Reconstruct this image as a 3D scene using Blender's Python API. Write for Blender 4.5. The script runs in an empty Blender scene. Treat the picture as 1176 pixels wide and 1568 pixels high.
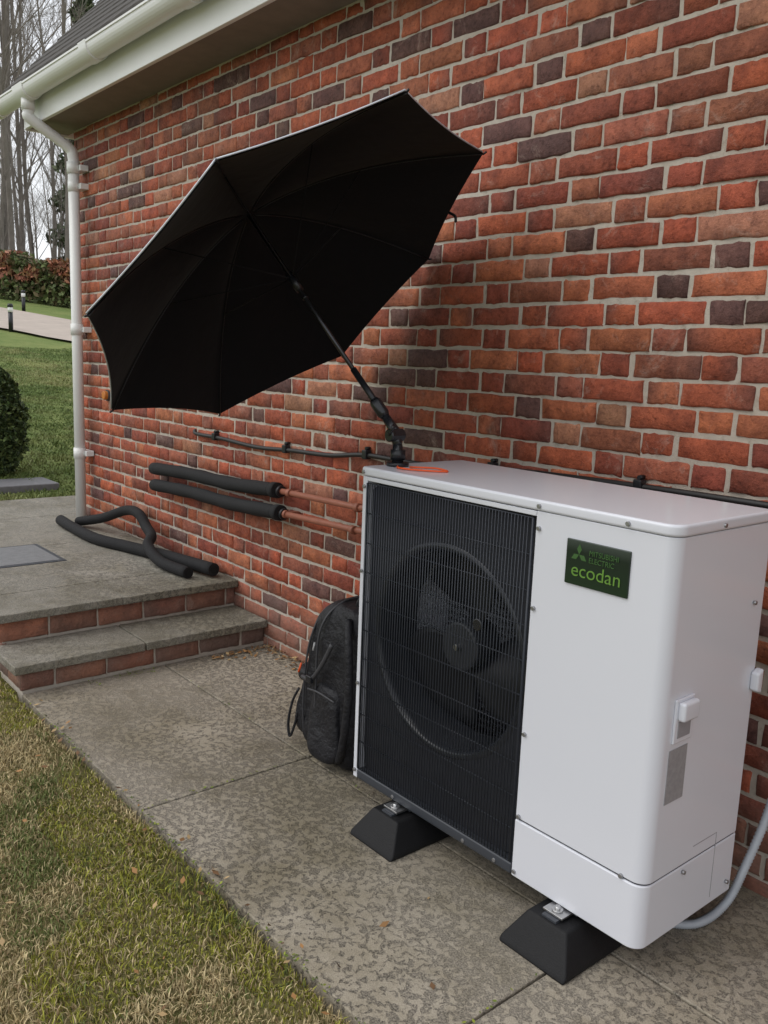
import bpy, math, random
import numpy as np
from mathutils import Vector, Matrix
rng=np.random.default_rng(7); random.seed(7)
scene=bpy.context.scene
COL=scene.collection
# ------------------------------------------------------------------ helpers
def empty(name,loc=(0,0,0)):
    e=bpy.data.objects.new(name,None); e.empty_display_size=.1; e.location=loc; COL.objects.link(e); return e
def mesh_obj(name,verts,faces,mat=None,parent=None,smooth=False,col=None):
    me=bpy.data.meshes.new(name)
    me.from_pydata([tuple(v) for v in verts],[],[tuple(f) for f in faces]); me.update()
    return fin(name,me,mat,parent,smooth,col)
def fin(name,me,mat,parent,smooth,col):
    if col is not None:
        a=me.color_attributes.new('Col','FLOAT_COLOR','POINT')
        c=np.ones((len(me.vertices),4),np.float32); c[:,:3]=col; a.data.foreach_set('color',c.ravel())
    if smooth: me.polygons.foreach_set('use_smooth',np.ones(len(me.polygons),bool))
    if mat: me.materials.append(mat)
    o=bpy.data.objects.new(name,me); COL.objects.link(o)
    if parent: o.parent=parent
    return o
def np_mesh(name,V,F,mat,parent=None,smooth=False,col=None):
    V=np.asarray(V,np.float32);F=np.asarray(F,np.int32)
    me=bpy.data.meshes.new(name); n,k=F.shape
    me.vertices.add(len(V)); me.vertices.foreach_set('co',V.ravel())
    me.loops.add(n*k); me.loops.foreach_set('vertex_index',F.ravel())
    me.polygons.add(n); me.polygons.foreach_set('loop_start',np.arange(0,n*k,k,dtype=np.int32))
    try: me.polygons.foreach_set('loop_total',np.full(n,k,np.int32))
    except Exception: pass
    me.update(calc_edges=True)
    return fin(name,me,mat,parent,smooth,col)
def bev(o,w,seg=2,ang=30):
    m=o.modifiers.new('bevel','BEVEL'); m.width=w; m.segments=seg; m.limit_method='ANGLE'; m.angle_limit=math.radians(ang)
    o.data.polygons.foreach_set('use_smooth',np.ones(len(o.data.polygons),bool))
    w2=o.modifiers.new('wn','WEIGHTED_NORMAL'); w2.keep_sharp=False
    return o
def box(name,x0,x1,y0,y1,z0,z1,mat,parent=None,b=0,seg=2):
    V=[(x0,y0,z0),(x1,y0,z0),(x1,y1,z0),(x0,y1,z0),(x0,y0,z1),(x1,y0,z1),(x1,y1,z1),(x0,y1,z1)]
    F=[(0,3,2,1),(4,5,6,7),(0,1,5,4),(1,2,6,5),(2,3,7,6),(3,0,4,7)]
    o=mesh_obj(name,V,F,mat,parent)
    if b: bev(o,b,seg)
    return o
def prism(name,poly,a0,a1,axis,mat,parent=None,b=0,seg=2):
    n=len(poly);V=[]
    for a in (a0,a1):
        for p in poly:
            V.append((a,p[0],p[1]) if axis=='x' else (p[0],p[1],a) if axis=='z' else (p[0],a,p[1]))
    F=[tuple(range(n))[::-1],tuple(range(n,2*n))]+[(i,(i+1)%n,n+(i+1)%n,n+i) for i in range(n)]
    o=mesh_obj(name,V,F,mat,parent)
    me=o.data
    import bmesh
    bm=bmesh.new();bm.from_mesh(me);bmesh.ops.recalc_face_normals(bm,faces=bm.faces);bm.to_mesh(me);bm.free()
    if b: bev(o,b,seg)
    return o
def catmull(P,n=8):
    P=[np.array(p,float) for p in P]
    if len(P)<3: return P
    Q=[2*P[0]-P[1]]+P+[2*P[-1]-P[-2]];out=[]
    for i in range(1,len(Q)-2):
        for k in range(n):
            t=k/n;a,b,c,d=Q[i-1:i+3]
            out.append(.5*((2*b)+(-a+c)*t+(2*a-5*b+4*c-d)*t*t+(-a+3*b-3*c+d)*t**3))
    out.append(P[-1]);return out
def tube_data(P,R,k=10,cap=True,off=0):
    P=[np.array(p,float) for p in P];n=len(P)
    if not hasattr(R,'__len__'): R=[R]*n
    V=[];F=[]
    t=P[1]-P[0];t/=np.linalg.norm(t)
    u=np.cross(t,[0,0,1.]) 
    if np.linalg.norm(u)<.05:u=np.cross(t,[1.,0,0])
    u/=np.linalg.norm(u)
    for i in range(n):
        a=P[max(i-1,0)];b=P[min(i+1,n-1)];t=b-a;t/=np.linalg.norm(t)+1e-12
        u=u-t*u.dot(t);u/=np.linalg.norm(u)+1e-12;w=np.cross(t,u)
        for j in range(k):
            an=2*math.pi*j/k
            V.append(P[i]+R[i]*(math.cos(an)*u+math.sin(an)*w))
    for i in range(n-1):
        for j in range(k):
            F.append((off+i*k+j,off+i*k+(j+1)%k,off+(i+1)*k+(j+1)%k,off+(i+1)*k+j))
    if cap:
        F.append(tuple(off+j for j in range(k))[::-1]);F.append(tuple(off+(n-1)*k+j for j in range(k)))
    return V,F
def tube(name,P,R,mat,parent=None,k=12,smooth_path=0):
    if smooth_path:P=catmull(P,smooth_path)
    V,F=tube_data(P,R,k)
    o=mesh_obj(name,V,F,mat,parent,smooth=True)
    o.data.polygons[len(F)-1].use_smooth=False;o.data.polygons[len(F)-2].use_smooth=False
    return o
def multi_tube(name,paths,mat,parent=None,k=6):
    V=[];F=[]
    for P,R in paths:
        v,f=tube_data(P,R,k,True,len(V));V+=v;F+=f
    return mesh_obj(name,V,F,mat,parent,smooth=True)
def vnoise(x,y,seed=0):
    r=np.random.default_rng(seed);T=r.random((64,64))
    xi=np.floor(x).astype(int);yi=np.floor(y).astype(int);fx=x-xi;fy=y-yi
    fx=fx*fx*(3-2*fx);fy=fy*fy*(3-2*fy)
    g=lambda a,b:T[a%64,b%64]
    return (g(xi,yi)*(1-fx)+g(xi+1,yi)*fx)*(1-fy)+(g(xi,yi+1)*(1-fx)+g(xi+1,yi+1)*fx)*fy
# ------------------------------------------------------------------ materials
def isseq(v): return isinstance(v,(tuple,list,np.ndarray))
def issock(v): return isinstance(v,bpy.types.NodeSocket)
class M:
    def __init__(s,name):
        s.m=bpy.data.materials.new(name);s.m.use_nodes=True;s.nt=s.m.node_tree
        s.b=s.nt.nodes['Principled BSDF'];s.tc=None
    def n(s,t): return s.nt.nodes.new(t)
    def l(s,a,b): s.nt.links.new(a,b)
    def co(s,scale=(1,1,1)):
        if not s.tc:s.tc=s.n('ShaderNodeTexCoord')
        mp=s.n('ShaderNodeMapping');mp.inputs['Scale'].default_value=scale;s.l(s.tc.outputs['Object'],mp.inputs[0]);return mp.outputs[0]
    def xyz(s,i):
        s.co();x=s.n('ShaderNodeSeparateXYZ');s.l(s.tc.outputs['Object'],x.inputs[0]);return x.outputs[i]
    def noise(s,scale,detail=3,rough=.55,sc=(1,1,1),dist=0):
        nd=s.n('ShaderNodeTexNoise');nd.inputs['Scale'].default_value=scale;nd.inputs['Detail'].default_value=detail;nd.inputs['Roughness'].default_value=rough
        nd.inputs['Distortion'].default_value=dist
        s.l(s.co(sc),nd.inputs['Vector']);return nd.outputs[0]
    def ramp(s,src,stops,interp='LINEAR'):
        r=s.n('ShaderNodeValToRGB');r.color_ramp.interpolation=interp;e=r.color_ramp.elements
        while len(e)<len(stops):e.new(.5)
        for i,(p,c) in enumerate(stops):
            e[i].position=p;e[i].color=(*c,1) if isseq(c) else (c,c,c,1)
        s.l(src,r.inputs[0]);return r.outputs[0]
    def mix(s,f,a,b,blend='MIX'):
        m=s.n('ShaderNodeMix');m.data_type='RGBA';m.blend_type=blend
        for i,v in ((0,f),(6,a),(7,b)):
            sock=m.inputs[i]
            if issock(v): s.l(v,sock)
            elif i==0: sock.default_value=float(v)
            elif isseq(v): sock.default_value=(float(v[0]),float(v[1]),float(v[2]),1)
            else: sock.default_value=(v,v,v,1)
        return m.outputs[2]
    def math(s,op,a,b=0.):
        m=s.n('ShaderNodeMath');m.operation=op
        for i,v in ((0,a),(1,b)):
            if issock(v): s.l(v,m.inputs[i])
            else: m.inputs[i].default_value=v
        return m.outputs[0]
    def attr(s): 
        a=s.n('ShaderNodeAttribute');a.attribute_name='Col';return a.outputs['Color']
    def col(s,c): 
        if isseq(c): s.b.inputs['Base Color'].default_value=(*c,1)
        else: s.l(c,s.b.inputs['Base Color'])
        return s
    def rough(s,r):
        if isinstance(r,(int,float)): s.b.inputs['Roughness'].default_value=r
        else: s.l(r,s.b.inputs['Roughness'])
        return s
    def bump(s,h,dist=.002,strength=1.):
        bp=s.n('ShaderNodeBump');bp.inputs['Distance'].default_value=dist;bp.inputs['Strength'].default_value=strength
        s.l(h,bp.inputs['Height'])
        if s.b.inputs['Normal'].is_linked: s.l(s.b.inputs['Normal'].links[0].from_socket,bp.inputs['Normal'])
        s.l(bp.outputs[0],s.b.inputs['Normal']);return s
    def spec(s,v): s.b.inputs['Specular IOR Level'].default_value=v;return s
    def metal(s,v): s.b.inputs['Metallic'].default_value=v;return s
def simple(name,c,r=.5,metal=0,var=.12,nscale=30,bump=0,spec=.5):
    m=M(name);c=np.array(c)
    n=m.noise(nscale,4)
    m.col(m.mix(n,tuple(c*(1-var)),tuple(np.minimum(c*(1+var),1))));m.rough(r).metal(metal).spec(spec)
    if bump: m.bump(m.noise(nscale*4,3),bump)
    return m.m
def brick_mat():
    m=M('red_brick');a=m.attr()
    n1=m.noise(16,6,.7);c=m.mix(m.ramp(n1,[(.32,.0),(.66,1.)]),m.mix(1.,a,(.58,.52,.53),'MULTIPLY'),m.mix(1.,a,(1.25,1.22,1.16),'MULTIPLY'))
    n2=m.noise(70,4,.75);c=m.mix(m.ramp(n2,[(.52,0),(.67,.75)]),c,m.mix(1.,c,(.46,.42,.43),'MULTIPLY'))
    c=m.mix(m.ramp(m.noise(120,3,.7),[(.56,0),(.70,.5)]),c,m.mix(1.,c,(1.5,1.6,1.6),'MULTIPLY'))
    n3=m.noise(8,7,.8,dist=.8);c=m.mix(m.ramp(n3,[(.56,0),(.72,.5)]),c,(.52,.40,.33))
    n4=m.noise(1.1,3);c=m.mix(m.ramp(n4,[(.3,.25),(.65,0)]),c,m.mix(1.,c,(.64,.60,.62),'MULTIPLY'))
    zz=m.math('ADD',m.xyz(2),m.math('MULTIPLY',m.noise(7,4,.7),-.28))
    c=m.mix(m.ramp(zz,[(.0,.5),(.22,0)]),c,(.23,.165,.13))
    m.col(c).rough(m.ramp(n2,[(.3,.55),(.7,.8)])).spec(.4)
    m.bump(m.noise(26,7,.75),.013,.95);m.bump(m.noise(170,3,.6),.0018,.8)
    return m.m
BR=brick_mat()
def mortar_mat():
    m=M('lime_mortar')
    c=m.mix(m.noise(40,4,.7),(.38,.34,.29),(.62,.57,.49));c=m.mix(m.ramp(m.noise(1.3,3),[(.35,.35),(.6,0)]),c,(.33,.26,.20))
    c=m.mix(m.ramp(m.noise(25,5,.8),[(.54,0),(.7,.6)]),c,(.24,.185,.14))
    m.col(c).rough(.95).spec(.1).bump(m.noise(220,3,.7),.002);return m.m
MO=mortar_mat()
def slab_mat(name,light,dark,thr0=.0):
    m=M(name)
    big=m.noise(1.5,4,.65)
    agg=m.noise(50,4,.6,dist=.6)
    thr=m.math('ADD',agg,m.math('MULTIPLY',m.math('SUBTRACT',big,.5),.36))
    mask=m.ramp(thr,[(.475+thr0,0),(.525+thr0,1)])
    wear=m.ramp(m.noise(.75,4,.6),[(.38,.35),(.58,1.)])       # worn harder in places
    mk=m.mix(wear,.5,mask)
    base=m.mix(m.noise(8,6,.75),tuple(np.array(light)*.75),tuple(np.array(light)*1.2))
    base=m.mix(m.ramp(m.noise(300,2,.6),[(.35,.5),(.6,0)]),base,tuple(np.array(light)*.45))
    dk=m.mix(m.ramp(m.noise(210,3,.7),[(.38,0),(.64,1)]),tuple(np.array(dark)*.4),tuple(np.array(dark)*1.9))
    c=m.mix(mk,dk,base)
    c=m.mix(m.ramp(m.noise(1.1,7,.72,dist=.4),[(.45,0),(.60,.8)]),c,m.mix(1.,c,(.60,.58,.50),'MULTIPLY'))
    c=m.mix(m.ramp(m.noise(4.5,5,.7),[(.52,0),(.68,.55)]),c,m.mix(1.,c,(.68,.66,.57),'MULTIPLY'))
    m.col(c).rough(m.ramp(agg,[(.4,.58),(.6,.82)])).spec(.4)
    m.bump(mask,.002,.8);m.bump(m.noise(260,3,.7),.0022,.9);return m.m
SLAB=slab_mat('exposed_aggregate_concrete',(.43,.38,.30),(.18,.16,.13))
SLAB2=slab_mat('weathered_aggregate_concrete',(.36,.335,.28),(.17,.16,.135))
def ground_mat():
    m=M('lawn_ground')
    c=m.mix(m.ramp(m.noise(3,5,.7),[(.35,0),(.65,1)]),(.11,.13,.035),(.32,.27,.13))
    c=m.mix(m.ramp(m.noise(60,4,.8),[(.4,0),(.65,.6)]),c,(.10,.085,.04))
    sx=m.xyz(0)
    far=m.ramp(m.math('MULTIPLY',sx,-.1) ,[(.55,0),(.7,1)])
    g=m.mix(m.ramp(m.noise(1.2,6,.75),[(.35,0),(.7,1)]),(.13,.19,.06),(.24,.27,.10))
    c=m.mix(far,c,g)
    wood=m.ramp(m.math('MULTIPLY',sx,-.01),[(.29,0),(.31,1)])
    c=m.mix(wood,c,m.mix(m.noise(2,5,.7),(.08,.06,.035),(.20,.16,.10)))
    m.col(c).rough(.95).spec(.1).bump(m.noise(40,5,.8),.02);return m.m
def attr_mat(name,rough=.7,spec=.3):
    m=M(name);c=m.mix(m.noise(40,2),m.mix(1.,m.attr(),(.85,.85,.85),'MULTIPLY'),m.attr());m.col(c).rough(rough).spec(spec)
    return m.m
WHITE_UP=simple('white_upvc',(.76,.77,.75),.32,var=.06,nscale=5)
PUMPW=simple('white_powder_coat',(.69,.705,.76),.2,var=.02,nscale=3,bump=.00015)
BLACKP=simple('black_coated_steel',(.010,.011,.014),.38,var=.2)
GRILLE=simple('grille_wire',(.022,.026,.036),.4,var=.2)
SHR=simple('shroud_black',(.022,.024,.030),.6,var=.2,spec=.3)
DGREY=simple('dark_grey_steel',(.04,.045,.055),.42,var=.1)
RUB=simple('black_rubber',(.008,.008,.009),.6,var=.3,nscale=60,bump=.001,spec=.3)
STEEL=simple('zinc_steel',(.5,.5,.5),.35,metal=1,var=.2)
FOAM=simple('black_foam_insulation',(.014,.014,.015),.8,var=.3,nscale=80,bump=.002,spec=.3)
# ------------------------------------------------------------------ bricks
def brick_courses(rects,origin,ud,nd,rgen):
    r=np.asarray(rects,float);n=len(r)
    nu,nv=9,5
    L=r[:,1]-r[:,0];H=r[:,3]-r[:,2]
    fu=np.linspace(0,1,nu-2)[None,:]*(L[:,None]-.010)+.005
    U=np.concatenate([np.zeros((n,1)),fu,L[:,None]],1)+r[:,0:1]
    fv=np.linspace(0,1,nv-2)[None,:]*(H[:,None]-.010)+.005
    W=np.concatenate([np.zeros((n,1)),fv,H[:,None]],1)+r[:,2:3]
    UU=np.repeat(U[:,:,None],nv,2);VV=np.repeat(W[:,None,:],nu,1)
    D=np.zeros((n,nu,nv));border=np.zeros((nu,nv),bool);border[0]=border[-1]=True;border[:,0]=border[:,-1]=True
    D[:,border]=-.0055;D[:,~border]+=rgen.normal(0,.0009,(n,(~border).sum()))
    D+=rgen.normal(0,.0014,(n,1,1))+rgen.normal(0,.0018,(n,1,1))*(np.linspace(-1,1,nv)[None,None,:])+rgen.normal(0,.0012,(n,1,1))*(np.linspace(-1,1,nu)[None,:,None])
    UU=UU+rgen.normal(0,.0014,UU.shape);VV=VV+rgen.normal(0,.0016,VV.shape)
    P=np.stack([UU,VV,D],-1).reshape(n,nu*nv,3)
    ring=[(i,0) for i in range(nu)]+[(nu-1,j) for j in range(1,nv)]+[(i,nv-1) for i in range(nu-2,-1,-1)]+[(0,j) for j in range(nv-2,0,-1)]
    ri=np.array([i*nv+j for i,j in ring])
    back=P[:,ri].copy();back[:,:,2]=-.02
    P=np.concatenate([P,back],1);nvv=P.shape[1]
    f=[]
    for i in range(nu-1):
        for j in range(nv-1):
            f.append((i*nv+j,(i+1)*nv+j,(i+1)*nv+j+1,i*nv+j+1))
    k=len(ri)
    for i in range(k):
        f.append((ri[i],nu*nv+i,nu*nv+(i+1)%k,ri[(i+1)%k]))
    F=(np.array(f)[None]+(np.arange(n)*nvv)[:,None,None]).reshape(-1,4)
    o=np.array(origin,float);ud=np.array(ud,float);nd=np.array(nd,float)
    V=o+P[...,0:1]*ud+P[...,1:2]*np.array([0,0,1.])+P[...,2:3]*nd
    pal=np.array([(.40,.100,.048),(.47,.150,.072),(.29,.072,.042),(.145,.070,.060),(.44,.20,.12),(.35,.115,.065)])
    head=r[:,4]>0
    pi=np.where(head,rgen.choice(6,n,p=[.32,.15,.23,.11,.06,.13]),rgen.choice(6,n,p=[.35,.20,.20,.05,.07,.13]))
    c=pal[pi]*rgen.uniform(.80,1.16,(n,1))*rgen.uniform(.94,1.06,(n,3))
    C=np.repeat(c[:,None,:],nvv,1)
    burn=rgen.random(n)<.25
    t=np.clip((P[:,:,0]-r[:,0:1])/L[:,None],0,1);t=np.where((rgen.random(n)<.5)[:,None],t,1-t)
    wgt=np.clip(t*1.6-.7,0,1)[...,None]*burn[:,None,None]*.7
    C=C*(1-wgt)+np.array([.13,.065,.055])*wgt
    return V.reshape(-1,3),F,C.reshape(-1,3)
def flemish(u0,u1,z0,z1,rgen):
    R=[];row=0;z=z0
    while z<z1-.02:
        zt=min(z+.065,z1-.004)
        u=u0-.3375+(0 if row%2 else .16875)
        k=0
        while u<u1:
            ln=.215 if k%2==0 else .1025
            j=rgen.normal(0,.0022)
            a=max(u+j,u0);b=min(u+ln+j,u1)
            if b-a>.03:R.append((a,b,z+rgen.normal(0,.001),zt+rgen.normal(0,.001),k%2))
            u+=ln+.01;k+=1
        z+=.075;row+=1
    return R
WY=2.24; CX=-5.92; EAVE=2.79
house=empty('brick_house')
r1=np.random.default_rng(3)
V1,F1,C1=brick_courses(flemish(CX,3.5,-.03,EAVE,r1),(0,WY,0),(1,0,0),(0,-1,0),r1)
V2,F2,C2=brick_courses(flemish(-7.5,-WY-.012,-.03,EAVE+.0,r1),(CX,0,0),(0,-1,0),(-1,0,0),r1)
np_mesh('bricks',np.concatenate([V1,V2]),np.concatenate([F1,F2+len(V1)]),BR,house,True,np.concatenate([C1,C2]))
box('mortar_core',CX+.005,3.5,WY+.0058,7.5,-.1,EAVE+.05,MO,house)
GB=M('gable_brick')
GB.col(GB.mix(GB.noise(5,4),(.30,.08,.04),(.42,.12,.06))).rough(.85)
prism('gable_wall',[(WY+.01,EAVE+.05),(7.5,EAVE+.05),(4.9,EAVE+.05+2.6*1.05)],CX+.02,CX+.2,'x',GB.m,house)
SOF=simple('soffit_board',(.20,.165,.135),.7,var=.25,nscale=12)
FY=1.985
box('soffit',-6.06,3.5,FY+.026,WY+.02,EAVE+.004,EAVE+.016,SOF,house)
box('fascia',-6.06,3.5,FY,FY+.024,EAVE-.004,EAVE+.17,WHITE_UP,house,.003)
box('bargeboard_return',-6.085,-6.062,FY,WY+.1,EAVE-.01,EAVE+.17,WHITE_UP,house,.003)
prism('bargeboard',[(2.02,EAVE+.0),(2.02,EAVE+.17),(4.9,EAVE+.17+2.88*1.08),(4.9,EAVE+2.88*1.08)],-6.12,-6.09,'x',WHITE_UP,house,.003)
GY,GZ,GR=1.917,EAVE+.165,.06
prof=[(GY+GR*math.cos(a),GZ+GR*math.sin(a)*1.05) for a in np.linspace(math.pi,2*math.pi,16)]
prof=[(GY-GR-.006,GZ+.012),(GY-GR-.006,GZ+.002)]+prof+[(GY+GR,GZ+.012)]
inner=[(GY+(GR-.005)*math.cos(a),GZ+(GR-.005)*math.sin(a)*1.05) for a in np.linspace(2*math.pi,math.pi,16)]
full=prof+[(GY+GR-.005,GZ+.012)]+inner+[(GY-GR+.005,GZ+.012)]
g=prism('gutter',full,-6.6,3.5,'x',WHITE_UP,house)
for i,x in enumerate([-6.35,-5.79,-4.75,-3.7,-2.6,-1.5,-.4]):
    w=.05 if x!=-5.79 else .09
    pr=[(GY+(GR+.006)*math.cos(a),GZ+(GR+.007)*math.sin(a)*1.05) for a in np.linspace(math.pi,2*math.pi,16)]
    pr=[(GY-GR-.010,GZ+.016)]+pr+[(GY+GR+.006,GZ+.016)]
    prism('gutter_bracket_%d'%i,pr,x-w,x+w,'x',WHITE_UP,house,.003)
PX,PY=-5.73,2.165
dp=[(-5.79,GY,GZ-.03),(-5.79,GY,GZ-.13),(-5.785,GY+.015,GZ-.17),(-5.74,PY-.03,GZ-.30),(PX,PY,GZ-.36),(PX,PY,GZ-.42)]
tube('downpipe_neck',dp,.034,WHITE_UP,house,16,6)
tube('downpipe',[(PX,PY,GZ-.40),(PX,PY,.27)],.034,WHITE_UP,house,18)
tube('downpipe_outlet',[(-5.79,GY,GZ-.05),(-5.79,GY,GZ-.12)],.041,WHITE_UP,house,18)
for i,z in enumerate([2.53,2.42,1.53,.72]):
    tube('downpipe_socket_%d'%i,[(PX,PY,z-.035),(PX,PY,z+.035)],.040 if i!=1 else .036,WHITE_UP,house,18)
    box('downpipe_clip_%d'%i,PX-.055,PX+.062,PY+.02,WY-.001,z-.018,z+.018,WHITE_UP,house,.003)
RT=M('roof_tiles');RT.col(RT.mix(RT.noise(12,5,.7),(.025,.024,.024),(.08,.07,.06))).rough(.85)
w=RT.n('ShaderNodeTexWave');w.bands_direction='X';w.inputs['Scale'].default_value=1.9;RT.l(RT.co(),w.inputs[0]);RT.bump(w.outputs[1],.01)
sl=1.1;rows=34;V=[];F=[]
for i in range(rows):
    y0=1.88+i*.09;z0=GZ+.035+(y0-1.88)*sl
    b=len(V)
    for x in (-6.16,3.6):
        V+= [(x,y0,z0),(x,y0,z0+.016),(x,y0+.1,z0+.016+.1*sl-.010),(x,y0+.1,z0+.1*sl-.01)]
    F+=[(b,b+4,b+5,b+1),(b+1,b+5,b+6,b+2),(b+2,b+6,b+7,b+3),(b,b+3,b+7,b+4),(b,b+1,b+2,b+3),(b+4,b+7,b+6,b+5)]
mesh_obj('roof',V,F,RT.m,house)
ye=1.88+rows*.09;ze=GZ+.035+rows*.09*sl
mesh_obj('roof_rear',[(-6.16,ye,ze),(3.6,ye,ze),(3.6,ye+3.2,ze-3.2*sl),(-6.16,ye+3.2,ze-3.2*sl)],[(0,1,2,3)],RT.m,house)
# ------------------------------------------------------------------ terrain
def ss(t): t=np.clip(t,0,1);return t*t*(3-2*t)
def terr(x,y):
    x=np.asarray(x,float);y=np.asarray(y,float)
    h=.27*ss((-x-3.45)/3.2)-.012
    d=np.maximum(0,-6.75-x);h=h+np.where(d<24,.12*d,.12*24+.05*(d-24))
    h=h+.02*(vnoise(x*.8+9,y*.8,1)-.5)*ss((-x-7)/3)
    h=h+.012*(vnoise(x*3+9,y*3,2)-.5)
    inpath=(y>1.05)&(x>-3.6);interr=(y>1.05)&(x<=-3.6)&(x>-6.72)
    h=np.where(inpath,-.05,h);h=np.where(interr,-.02,h)
    return h
xs=np.concatenate([np.arange(-240,-40,10),np.arange(-40,-9,.6),np.arange(-9,-6.8,.1),[-6.73,-6.70],np.arange(-6.6,-3.7,.1),[-3.61,-3.59],np.arange(-3.5,3.6,.1),np.arange(4,12,1),np.arange(12,240,12)])
ys=np.concatenate([np.arange(-200,-10,10),np.arange(-10,-1,.5),np.arange(-1,1.0,.08),[1.04,1.06],np.arange(1.2,12,.3),np.arange(12,40,1.2),np.arange(40,240,12)])
XX,YY=np.meshgrid(xs,ys,indexing='ij');ZZ=terr(XX,YY)
nx,ny=XX.shape;idx=np.arange(nx*ny).reshape(nx,ny)
F=np.stack([idx[:-1,:-1],idx[1:,:-1],idx[1:,1:],idx[:-1,1:]],-1).reshape(-1,4)
np_mesh('ground',np.stack([XX,YY,ZZ],-1).reshape(-1,3),F,ground_mat(),None,True)
# ------------------------------------------------------------------ paving
pave=empty('concrete_path')
xj=[-3.53,-2.38,-1.13,.12,1.37,2.62,3.5]
k=0
for a,b in zip(xj[:-1],xj[1:]):
    for c,d in ((1.065,1.70),(1.70,WY+.002)):
        box('slab_%d'%k,a+.003,b-.003,c+.003,d-.003,-.06,rng.uniform(-.001,.001),SLAB,pave,.004);k+=1
terrace=empty('concrete_terrace')
k=0
for a,b,c,d in [(-4.12,-3.78,1.04,1.62),(-4.12,-3.78,1.62,WY-.002),(-5.05,-4.12,1.04,WY-.002),(-5.95,-5.05,1.04,WY-.002),(-6.7,-5.95,1.04,2.6),(-6.7,-5.95,2.6,4.2),(-6.7,-5.95,4.2,6)]:
    box('slab_%d'%k,a+.003,b-.003,c,d,.232,.27,SLAB2,terrace,.005);k+=1
box('fill',-6.69,-3.83,1.09,WY,-.05,.23,MO,terrace)
box('fill_end',-6.69,-5.93,WY+.002,5.99,-.05,.23,MO,terrace)
steps=empty('brick_steps')
box('tread_a',-3.815,-3.50,1.035,1.60,.092,.130,SLAB2,steps,.005)
box('tread_b',-3.815,-3.50,1.606,WY-.002,.092,.130,SLAB2,steps,.005)
box('core',-3.83,-3.538,1.075,WY,-.05,.091,MO,steps)
r2=np.random.default_rng(11)
def course(u0,u1,v0,v1,off=0):
    R=[];u=u0-off
    while u<u1:
        a=max(u,u0);b=min(u+.215,u1)
        if b-a>.02:R.append((a,b,v0,v1,0))
        u+=.225
    return R
parts=[brick_courses(course(1.068,WY,.012,.087,.08),(-3.53,0,0),(0,1,0),(1,0,0),r2),
       brick_courses(course(1.068,WY,.137,.229,.0),(-3.822,0,0),(0,1,0),(1,0,0),r2),
       brick_courses(course(-3.82,-3.535,.012,.087,.1),(0,1.068,0),(1,0,0),(0,-1,0),r2),
       brick_courses(course(-6.6,-3.825,.137,.229,.1),(0,1.082,0),(1,0,0),(0,-1,0),r2),
       brick_courses(course(-6.6,-3.825,.062,.127,.0),(0,1.082,0),(1,0,0),(0,-1,0),r2)]
off=0;VV=[];FF=[];CC=[]
for v,f,c in parts: VV.append(v);FF.append(f+off);CC.append(c);off+=len(v)
np_mesh('riser_bricks',np.concatenate(VV),np.concatenate(FF),BR,steps,True,np.concatenate(CC)*.95+.02)
mc=empty('manhole_cover')
MCM=M('cast_cover');MCM.col(MCM.mix(MCM.noise(30,4),(.13,.135,.14),(.24,.245,.25))).rough(.6)
ck=MCM.n('ShaderNodeTexChecker');ck.inputs['Scale'].default_value=60;MCM.l(MCM.co(),ck.inputs[0]);MCM.bump(ck.outputs[1],.002)
box('frame',-5.10,-4.62,1.18,1.66,.26,.2735,DGREY,mc,.001)
box('lid',-5.075,-4.645,1.205,1.635,.262,.2765,MCM.m,mc,.002)
# ------------------------------------------------------------------ heat pump
hp=empty('heat_pump')
X0,X1,Y0,Y1,Z0,Z1=-2.02,-.96,1.62,2.035,.105,1.10
XM=-1.343
def rr(x0,x1,y0,y1,rfl,rfr,rbr=.012,rbl=.012,n=8):
    P=[]
    for cx,cy,r,a0 in ((x0+rfl,y0+rfl,rfl,180),(x1-rfr,y0+rfr,rfr,270),(x1-rbr,y1-rbr,rbr,0),(x0+rbl,y1-rbl,rbl,90)):
        for a in np.linspace(a0,a0+90,n): P.append((cx+r*math.cos(math.radians(a)),cy+r*math.sin(math.radians(a))))
    return P
def solid(name,P,z0,z1,b,mat=PUMPW):
    o=prism(name,P,z0,z1,'z',mat,hp)
    m=o.modifiers.new('b','BEVEL');m.width=b;m.segments=3;m.limit_method='ANGLE';m.angle_limit=math.radians(50)
    o.data.polygons.foreach_set('use_smooth',np.ones(len(o.data.polygons),bool));o.modifiers.new('w','WEIGHTED_NORMAL')
    return o
solid('side_cabinet',rr(XM,X1,Y0,Y1,.004,.034),.268,1.072,.003)
solid('service_cover_lower',rr(XM,X1,Y0-.002,Y1,.004,.035),Z0,.264,.004)
solid('cabinet_core',rr(XM+.004,X1-.003,Y0+.004,Y1-.004,.004,.032),.2,1.08,.001,DGREY)
solid('top_lid',rr(X0-.004,X1+.004,Y0-.005,Y1+.004,.014,.038),1.073,Z1,.007)
solid('left_post',rr(X0,X0+.022,Y0,Y1,.006,.004,.004,.004,4),Z0,1.071,.002)
box('grille_top_rail',X0+.022,XM,Y0,Y0+.012,1.058,1.071,PUMPW,hp,.002)
box('bottom_rail',X0+.022,XM-.001,Y0-.003,Y0+.05,Z0,Z0+.032,DGREY,hp,.006)
box('base_pan',X0+.02,X1-.02,Y0+.02,Y1-.01,Z0-.008,Z0+.012,DGREY,hp,.002)
box('inner_right_wall',XM-.006,XM-.001,Y0+.01,Y1-.01,Z0+.02,1.07,BLACKP,hp)
COILM=M('coil_fins');cw=COILM.n('ShaderNodeTexWave');cw.bands_direction='X';cw.inputs['Scale'].default_value=60;COILM.l(COILM.co(),cw.inputs[0])
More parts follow.
